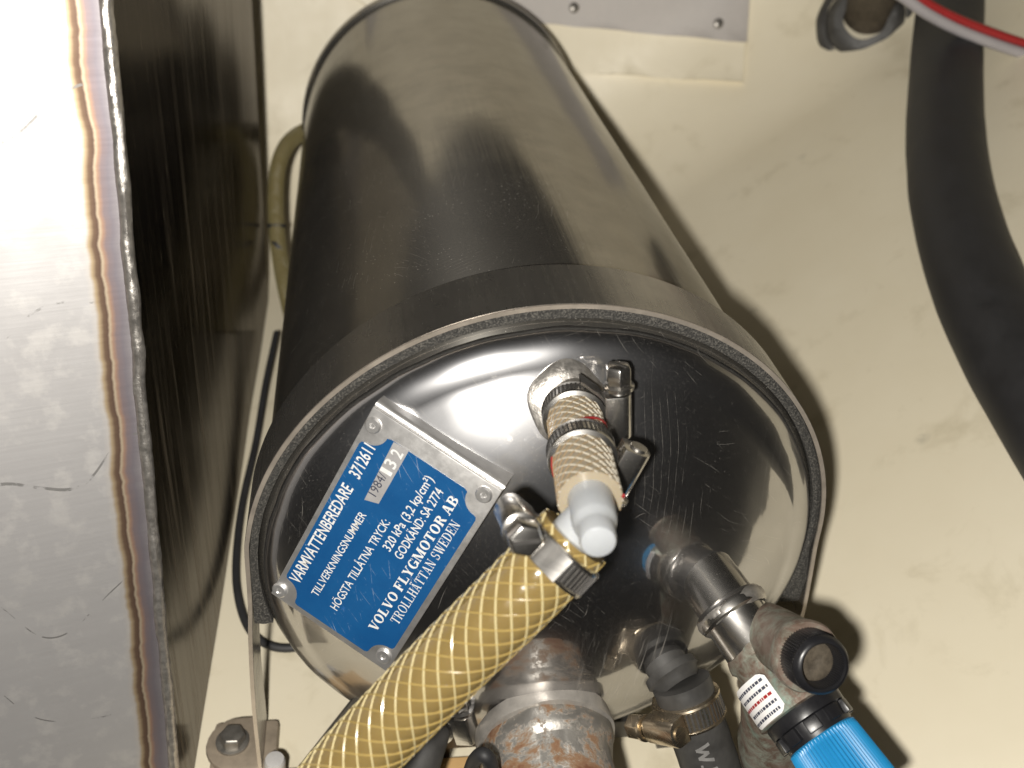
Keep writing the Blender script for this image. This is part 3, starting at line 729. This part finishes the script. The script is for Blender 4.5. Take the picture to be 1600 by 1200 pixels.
shh = braided('braided_hose', [h0+(h1-h0)*(i/6) for i in range(7)], RH, M['clear'], M['threadw'], M['threaddw'], 13, .48, 'short clear braided hose with a red thread between dome and elbow', 'hose', base=h0, rth=.0024, n=60)
fr = path_frames([h0+(h1-h0)*(i/40) for i in range(41)])
# the red marker thread, spiralling with the braid on the side that faces out
xv, yv, av = frame(ax1); side = math.atan2((-cr+cb*1.0).dot(yv), (-cr+cb*1.0).dot(xv))
pl = []
for i in range(41):
    l = fr[i][3]; th0 = math.atan2((CAM-h0).dot(fr[i][2]), (CAM-h0).dot(fr[i][1]))
    th = th0 - 1.0 + (l-.20)*2*PI/.36; pl.append(fr[i][0]+(fr[i][1]*math.cos(th)+fr[i][2]*math.sin(th))*(RH+.001))
mb = MB().tube(pl, .005, 6); mb.build('red_thread', M['red'], shh)

# white elbow fitting joining the two
we = thing('elbow_fitting', 'milky white plastic elbow joining the two braided hoses', 'pipe fitting', s1e)
kn = aty(926, 838, -.835); ka = (kn-s1e).normalized()
e0 = s1e-ax1*.10
MB().lathe(e0, ax1, [(-.05, .055), (.05, .056), (.10, .056), (.14, .054), (.158, .050), (.166, .045), (.185, .043), (.218, .043), (.229, .039), (.233, .031), (.234, 0)], 40).build('elbow_body', M['nylon'], we)
eb = e0+ax1*.095; ea = (yh[1]-eb).normalized()
MB().lathe(eb-ea*.03, ea, [(-.02, 0), (-.018, .026), (.0, .046), (.05, .052), (.09, .056), (.11, .058), (.22, .058)], 36).build('elbow_branch', M['nylon'], we)

# ---------------------------------------------------------------- worm-drive clamps
def clamp(c, axis, r, width, toward, label, mat, flip=1, hx=1.0, group='worm drive hose clamps'):
    """band round a hose at c; the screw block sits on the side 'toward', its screw tangent to the band"""
    x, y, a = frame(axis, toward); w2 = width/2
    t = thing('hose_clamp', label, 'hose clamp', c, group); y = y*flip
    prof = [(-w2, r), (-w2+.004, r+.012), (-w2+.011, r+.014), (-w2+.014, r+.010), (w2-.014, r+.010), (w2-.011, r+.014), (w2-.004, r+.012), (w2, r)]
    MB().lathe(c, a, prof, 72).build('band', mat, t)
    P_ = lambda th, rr, s_: c+(x*math.cos(th)+y*math.sin(th))*rr+a*s_
    for i in range(40):                                # worm slots as dark raised pieces, their shade in the colour
        th = .35+i*(2*PI-.7)/40; mb = MB(); q_ = [];
        for dth, ds_ in ((-.035, -.32), (.025, -.32), (.055, .32), (-.005, .32)): q_.append(P_(th+dth, r+.0085, ds_*width))
        mb.prism(q_, (x*math.cos(th)+y*math.sin(th))*.0032); s0 = mb.build('band_slot', M['slot'], t)
    # overlapping tail of the band
    rows = []
    for i in range(15):
        th = .2+i*.085; lift = .016+.02*max(0, (i-9)/6)**1.5
        rows.append([P_(th, r+lift, -w2*.82), P_(th, r+lift+.008, -w2*.82), P_(th, r+lift+.008, w2*.82), P_(th, r+lift, w2*.82)])
    mb = MB(); mb.grid(rows, True); mb.build('band_tail', mat, t)
    hc = c+x*(r+.045)
    mb = MB(); pr = []
    for i in range(13):
        ang = PI*i/12; pr.append((math.cos(ang)*w2*.95, .012+math.sin(ang)*.030))
    pr = [(w2*1.0, -.036)]+pr+[(-w2*1.0, -.036)]
    mb.prism([hc+a*p+x*q__-y*.075 for p, q__ in pr], y*.135); mb.build('screw_housing', mat, t, bevel=.005)
    sc0 = hc+x*.006+y*.058
    MB().lathe(sc0-y*.14, y, [(0, 0), (0, .024), (.02, .026), (.14, .026), (.15, .02), (.155, .02)], 20).build('worm_screw', mat, t)
    MB().lathe(sc0+y*.012, y, [(0, .03), (0.004, .045), (.014, .045), (.018, .034)], 28).build('screw_collar', mat, t)
    MB().lathe(sc0+y*.03, y, [(0, .03), (0, .0385*hx), (.05, .0385*hx), (.058, .033*hx), (.060, .0)], 6, hint=a).build('screw_head', mat, t, bevel=.003)
    MB().box(sc0+y*.0895, .062, .0035, .009, (x+a).normalized(), y, (x-a).normalized()).build('screw_slot', M['slot'], t)
    return t
def toward_px(c, du, dv):
    return (cr*du - cu*dv)
cA = h0+(h1-h0)*.10
clamp(cA, ax1, RH, .075, cr*1.0+cu*.05+cb*.05, 'upper clamp of two on the short clear hose, screw standing upright', M['clamp'], 1)
cB = h0+(h1-h0)*.56
clamp(cB, ax1, RH, .075, cr*1.0-cu*.35-cb*.3, 'lower clamp of two on the short clear hose, above the white elbow', M['clamp'], -1, .8)
frY = path_frames(spline(yh, 120)); pY = frY[22][0]; tY = (frY[23][0]-frY[21][0]).normalized()
clamp(pY, tY, RY, .08, -cr*.85+cu*.40+cb*.25, 'shiny clamp round the top of the amber yellow hose', M['clamp'], -1, 1.12)

# ================================================================== black W.P hose, lower right of centre
wp = [aty(1064, 1066, -.365), aty(1074, 1092, -.40), aty(1090, 1138, -.455), aty(1108, 1190, -.51), aty(1130, 1262, -.57)]
RW = .102
wps = spline(wp, 60)
WP = thing('rubber_hose', 'dusty black rubber hose lettered W.P below the dome', 'hose', wps[-1], 'black rubber hoses under the heater')
MB().tube(wps, RW, 40, True, lambda l, th: RW+.0012*noise.noise(Vector((th, l*30, 0)))).build('hose_wall', M['greyrubber'], WP)
frW = path_frames(wps)
def on_hose(along, around, lift=.0012):
    """point on the W.P hose: along (arc length), around (radians away from the line facing the lens)"""
    i = min(range(len(frW)), key=lambda k: abs(frW[k][3]-along)); j = min(i+1, len(frW)-1)
    if frW[i][3] > along and i: i, j = i-1, i
    f_ = (along-frW[i][3])/max(1e-6, frW[j][3]-frW[i][3]); p = frW[i][0].lerp(frW[j][0], f_)
    t = (frW[min(i+2, len(frW)-1)][0]-frW[max(i-2, 0)][0]).normalized()
    v = (CAM-p); v = (v-t*v.dot(t)).normalized(); sdir = t.cross(v)
    if sdir.dot(cr) < 0: sdir = -sdir
    return p+(v*math.cos(around)+sdir*math.sin(around))*(RW+lift)
def hose_char(strokes, a0, off, sz):
    mb = MB()
    for s_ in strokes:
        for (x0, y0), (x1, y1) in zip(s_, s_[1:]):
            dx, dy = x1-x0, y1-y0; l_ = math.hypot(dx, dy) or 1; nx_, ny_ = -dy/l_*.09, dx/l_*.09; rows = []
            for i in range(7):
                f_ = -0.06+1.12*i/6; X, Y = x0+dx*f_, y0+dy*f_
                rows.append([on_hose(a0+(X+e*nx_)*sz, off+(Y+e*ny_)*sz/RW*.72) for e in (-1, 1)])
            mb.grid(rows)
    return mb
# letters read down the hose; their tops point to the right
lw = [[(0, 1), (.22, 0), (.45, .8), (.68, 0), (.9, 1)]]; lp = [[(0, 0), (0, 1), (.4, 1), (.58, .9), (.62, .75), (.58, .58), (.4, .48), (0, .48)]]
iw = next(i for i, f_ in enumerate(frW) if (ROT.transposed() @ (f_[0]-CAM)).y/-(ROT.transposed() @ (f_[0]-CAM)).z < -(1142-600)/F)
aw = frW[iw][3]
hose_char(lw, aw-.01, -.28, .062).build('lettering', M['greyprint'], WP)
hose_char([[(0, .02), (.12, .02)]], aw+.056, -.28, .062).build('lettering', M['greyprint'], WP)
hose_char(lp, aw+.077, -.28, .064).build('lettering', M['greyprint'], WP)
ic = min(range(2, 58), key=lambda i: (frW[i][0]-aty(1078, 1104, -.412)).length); tW = (frW[ic+1][0]-frW[ic-1][0]).normalized()
clamp(frW[ic][0], tW, RW, .095, -cr*.8+cu*.1+cb*.6, 'stained brassy clamp round the top of the W.P hose', M['clampold'], 1, 1.15)

# second black hose mostly behind the yellow one
g0, g1, g2 = aty(688, 1088, -.14), aty(668, 1150, -.30), aty(640, 1240, -.42)
gs = spline([g0, g1, g2], 40)
G = thing('rubber_hose', 'black rubber hose half hidden behind the yellow hose', 'hose', gs[-1], 'black rubber hoses under the heater')
MB().tube(gs, .075, 32).build('hose_wall', M['greyrubber'], G)
clamp(gs[13], (gs[14]-gs[12]).normalized(), .075, .085, cr*.9+cb*.3, 'small clamp half hidden between yellow hose and rusty housing', M['clamp'], 1, .9)
# short black cable looping over the housing cap
tag(MB().tube(spline([aty(728, 1225, -.5), aty(742, 1188, -.55), aty(757, 1180, -.58), aty(768, 1200, -.58), aty(772, 1240, -.56)], 30), .024, 12).build('short_cable', M['rubber'], base=aty(728, 1225, -.5)), 'short black cable hooking up against the rusty housing', 'cable')

# ================================================================== safety valve
V = thing('safety_valve', 'patinated bronze safety valve with black outlet and blue knob', 'valve', v0+axv*.26)
z0 = .255
MB().lathe(v0, axv, [(z0, .07), (z0, .106), (z0+.02, .112), (z0+.035, .113), (z0+.045, .105), (z0+.07, .101), (z0+.095, .104), (z0+.12, .116), (z0+.135, .126), (vlen-.11, .132), (vlen-.08, .138), (vlen-.034, .138), (vlen-.030, .13), (vlen-.030, .09)], 56, wob=.010, seed=2).build('valve_body', M['patina'], V)
ob = aty(1206, 992, -.50); oe = aty(1288, 1042, -.78)
axo = (oe-ob).normalized(); ol = (oe-ob).length
MB().lathe(ob, axo, [(-.10, .06), (-.06, .086), (.0, .092), (ol-.16, .094), (ol-.135, .102), (ol-.11, .105), (ol-.10, .100), (ol-.098, .066)], 48, wob=.008, seed=7).build('outlet_branch', M['patina'], V)
oc = MB(); RC = .086
oc.lathe(ob, axo, [(ol-.115, .055), (ol-.113, RC-.002), (ol-.108, RC)]+[(ol-.105+.008*i, RC) for i in range(11)]+[(ol-.018, RC-.002), (ol-.006, RC-.008), (ol, RC-.018), (ol, .066), (ol-.006, .062), (ol-.06, .060)], 180, knurl=(60, .006, ol-.106, ol-.021))
oc.build('outlet_cap', M['black'], V)
MB().lathe(ob, axo, [(ol-.115, .064), (ol-.06, .061), (ol-.052, .045), (ol-.058, .02), (ol-.06, 0)], 40, wob=.02).build('outlet_core', M['dirtybrass'], V)
bs = v0+axv*(z0+.09); be = aty(1206, 1245, -.46); axb = (be-bs).normalized(); bl = (be-bs).length
MB().lathe(bs, axb, [(-.02, .06), (.02, .10), (bl*.45, .108), (bl*.5, .118), (bl*.62, .118), (bl*.66, .108), (bl, .108), (bl, 0)], 44, wob=.010, seed=11).build('inlet_branch', M['patina'], V)
# collar, knob
K0 = vc; ke = aty(1352, 1232, -.98); axk2 = (ke-K0).normalized()
MB().lathe(K0, axv, [(-.04, .10), (-.036, .122), (-.024, .127), (.008, .125), (.012, .116), (.05, .112), (.13, .092), (.13, .05)], 60).build('knob_collar', M['black'], V)
xk, yk, ak = frame(axv)
for i in range(10):
    a = 2*PI*i/10; d = xk*math.cos(a)+yk*math.sin(a)
    MB().box(K0+axv*.032+d*.113, .026, .045, .04, d, axv.cross(d), axv).build('collar_lug', M['black'], V, bevel=.004)
kb = K0+axv*.062
prof = [(0, .06), (.0, .107), (.006, .113)]+[(.012+.012*i, .114+.0006*i) for i in range(15)]+[(.186, .121), (.196, .1225), (.206, .120), (.212, .111), (.212, .085), (.19, .078), (.17, .07)]
MB().lathe(kb, axv, prof, 240, knurl=(60, .0055, .011, .182)).build('blue_knob', M['bluep'], V)
MB().lathe(kb, axv, [(.17, .075), (.175, .0), ], 40).build('knob_insert', M['black'], V)
# white sticker round the body
def on_body(l, th, rr):
    v = CAM-(v0+axv*l); v = (v-axv*v.dot(axv)).normalized(); s_ = axv.cross(v)
    if s_.dot(cr) > 0: s_ = -s_                     # positive th turns to the left of the lens
    return v0+axv*l+(v*math.cos(th)+s_*math.sin(th))*rr
def prof_r(l):
    return .142
l0, l1 = vlen-.165, vlen-.037
rows = []
for i in range(15):
    th = .22+1.12*i/14; e_ = .016 if i in (0, 14) else (.005 if i in (1, 13) else 0)
    rows.append([on_body(l0+e_+(l1-l0-2*e_)*j/6, th, .1425) for j in range(7)])
stk = MB(); stk.grid(rows); stk = stk.build('sticker', M['label'], V)
for r_, (f0, f1, mt) in enumerate(((.08, .92, 'ink'), (.06, .9, 'ink'), (.08, .94, 'red'), (.07, .86, 'ink'), (.10, .92, 'ink'))):
    x_ = l0+.020+(l1-l0-.036)*r_/4; rnd = random.Random(r_); pos = f0; mb = MB()
    while pos < f1:
        ln = .03+.06*rnd.random()
        rr = [[on_body(x_+d, -.0+.22+1.12*(pos+ln*k_/2), .1435) for d in (-.0045, .0045)] for k_ in range(3)]
        mb.grid(rr); pos += ln+.018
    mb.build('print_line', M[mt], stk, recalc=False)

# ================================================================== background hoses and cables
bh = [atwall(u, v, .23) for u, v in ((1492, -90), (1484, 10), (1478, 100), (1476, 200), (1485, 300), (1509, 395), (1547, 490), (1600, 585), (1668, 690), (1760, 830))]
tag(MB().tube(spline(bh, 90), .228, 36, True, lambda l, th: .228+.003*noise.noise(Vector((th, l*4, 1)))).build('exhaust_hose', M['rubber'], base=bh[-1]), 'thick black rubber hose curving down the cream wall at right', 'hose')
ff = atwall(1352, 35, 0.0); fn = Vector((-.50, -.78, .38)).normalized()
sf = thing('skin_fitting', 'grimy dark skin fitting with a brass tail beside the thick black hose', 'pipe fitting', ff)
MB().lathe(ff-fn*.03, fn, [(0, .37), (.06, .37), (.10, .34), (.11, .30)], 48, wob=.01).build('fitting_flange', M['greyrubber'], sf)
MB().lathe(ff, fn, [(.05, .30), (.10, .285), (.13, .25), (.15, .23), (.155, .16)], 40, wob=.01).build('fitting_collar', M['greyrubber'], sf)
MB().lathe(ff, (fn+Vector((.05, .0, .9))).normalized(), [(.05, .17), (.25, .17), (.28, .19), (.6, .19), (.6, .0)], 36, wob=.01).build('fitting_tail', M['dirtybrass'], sf)
p_ = [aty(u, v, 3.6) for u, v in ((1300, -65), (1400, -12), (1450, 22), (1510, 52), (1600, 84), (1700, 112))]
tag(MB().tube(spline(p_, 40), .036, 16).build('grey_pipe', M['greypipe'], base=p_[-1]), 'thin pale grey pipe crossing in front of the thick black hose', 'pipe')
p_ = [aty(u, v, 3.6) for u, v in ((1315, -82), (1410, -22), (1455, 8), (1515, 37), (1600, 67), (1700, 95))]
tag(MB().tube(spline(p_, 40), .026, 14).build('red_cable', M['red'], base=p_[-1]), 'thin red cable running along the top of the grey pipe', 'cable')
# loop of braided hose in the gap behind the tank
oh = [aty(u, v, y) for u, v, y in ((520, 190, 4.55), (480, 203, 4.4), (452, 222, 4.25), (436, 255, 4.12), (431, 300, 4.0), (432, 350, 3.85), (437, 400, 3.7), (446, 450, 3.5), (462, 520, 3.3))]
og = braided('braided_hose', oh, .052, M['olive'], M['olivethread'], M['olivethread'], 8, .26, 'olive braided hose looping in the gap between tank and heater', 'hose', rth=.0035, n=80)
for u, v, y, dv, lb in ((432, 353, 3.85, 0, 'black cable tie straight round the olive braided hose'), (435, 386, 3.75, 24, 'black cable tie slanting round the olive braided hose')):
    c = aty(u, v, y); d = (aty(u+25, v+dv, y)-c).normalized(); ax = (ray(u, v).normalized().cross(d)).normalized()
    tag(MB().lathe(c-ax*.014, ax, [(0, .055), (0, .064), (.026, .064), (.026, .055)], 28).build('cable_tie', M['rubber'], base=c), lb, 'cable tie', 'cable ties on the olive hose')
bc = [atz(u, v, z) for u, v, z in ((432, 520, -1.0), (415, 600, -1.05), (400, 690, -1.12), (380, 780, -1.14), (370, 860, -1.155), (371, 925, -1.16), (388, 980, -1.16), (420, 1008, -1.16), (465, 1011, -1.16), (520, 990, -1.14), (560, 950, -1.1))]
tag(MB().tube(spline(bc, 80), .020, 14).build('black_cable', M['rubber'], base=bc[5]), 'thin black cable looping on the floor between tank and strap', 'cable')
for o in bpy.data.objects:
    if '_b' in o: del o['_b']
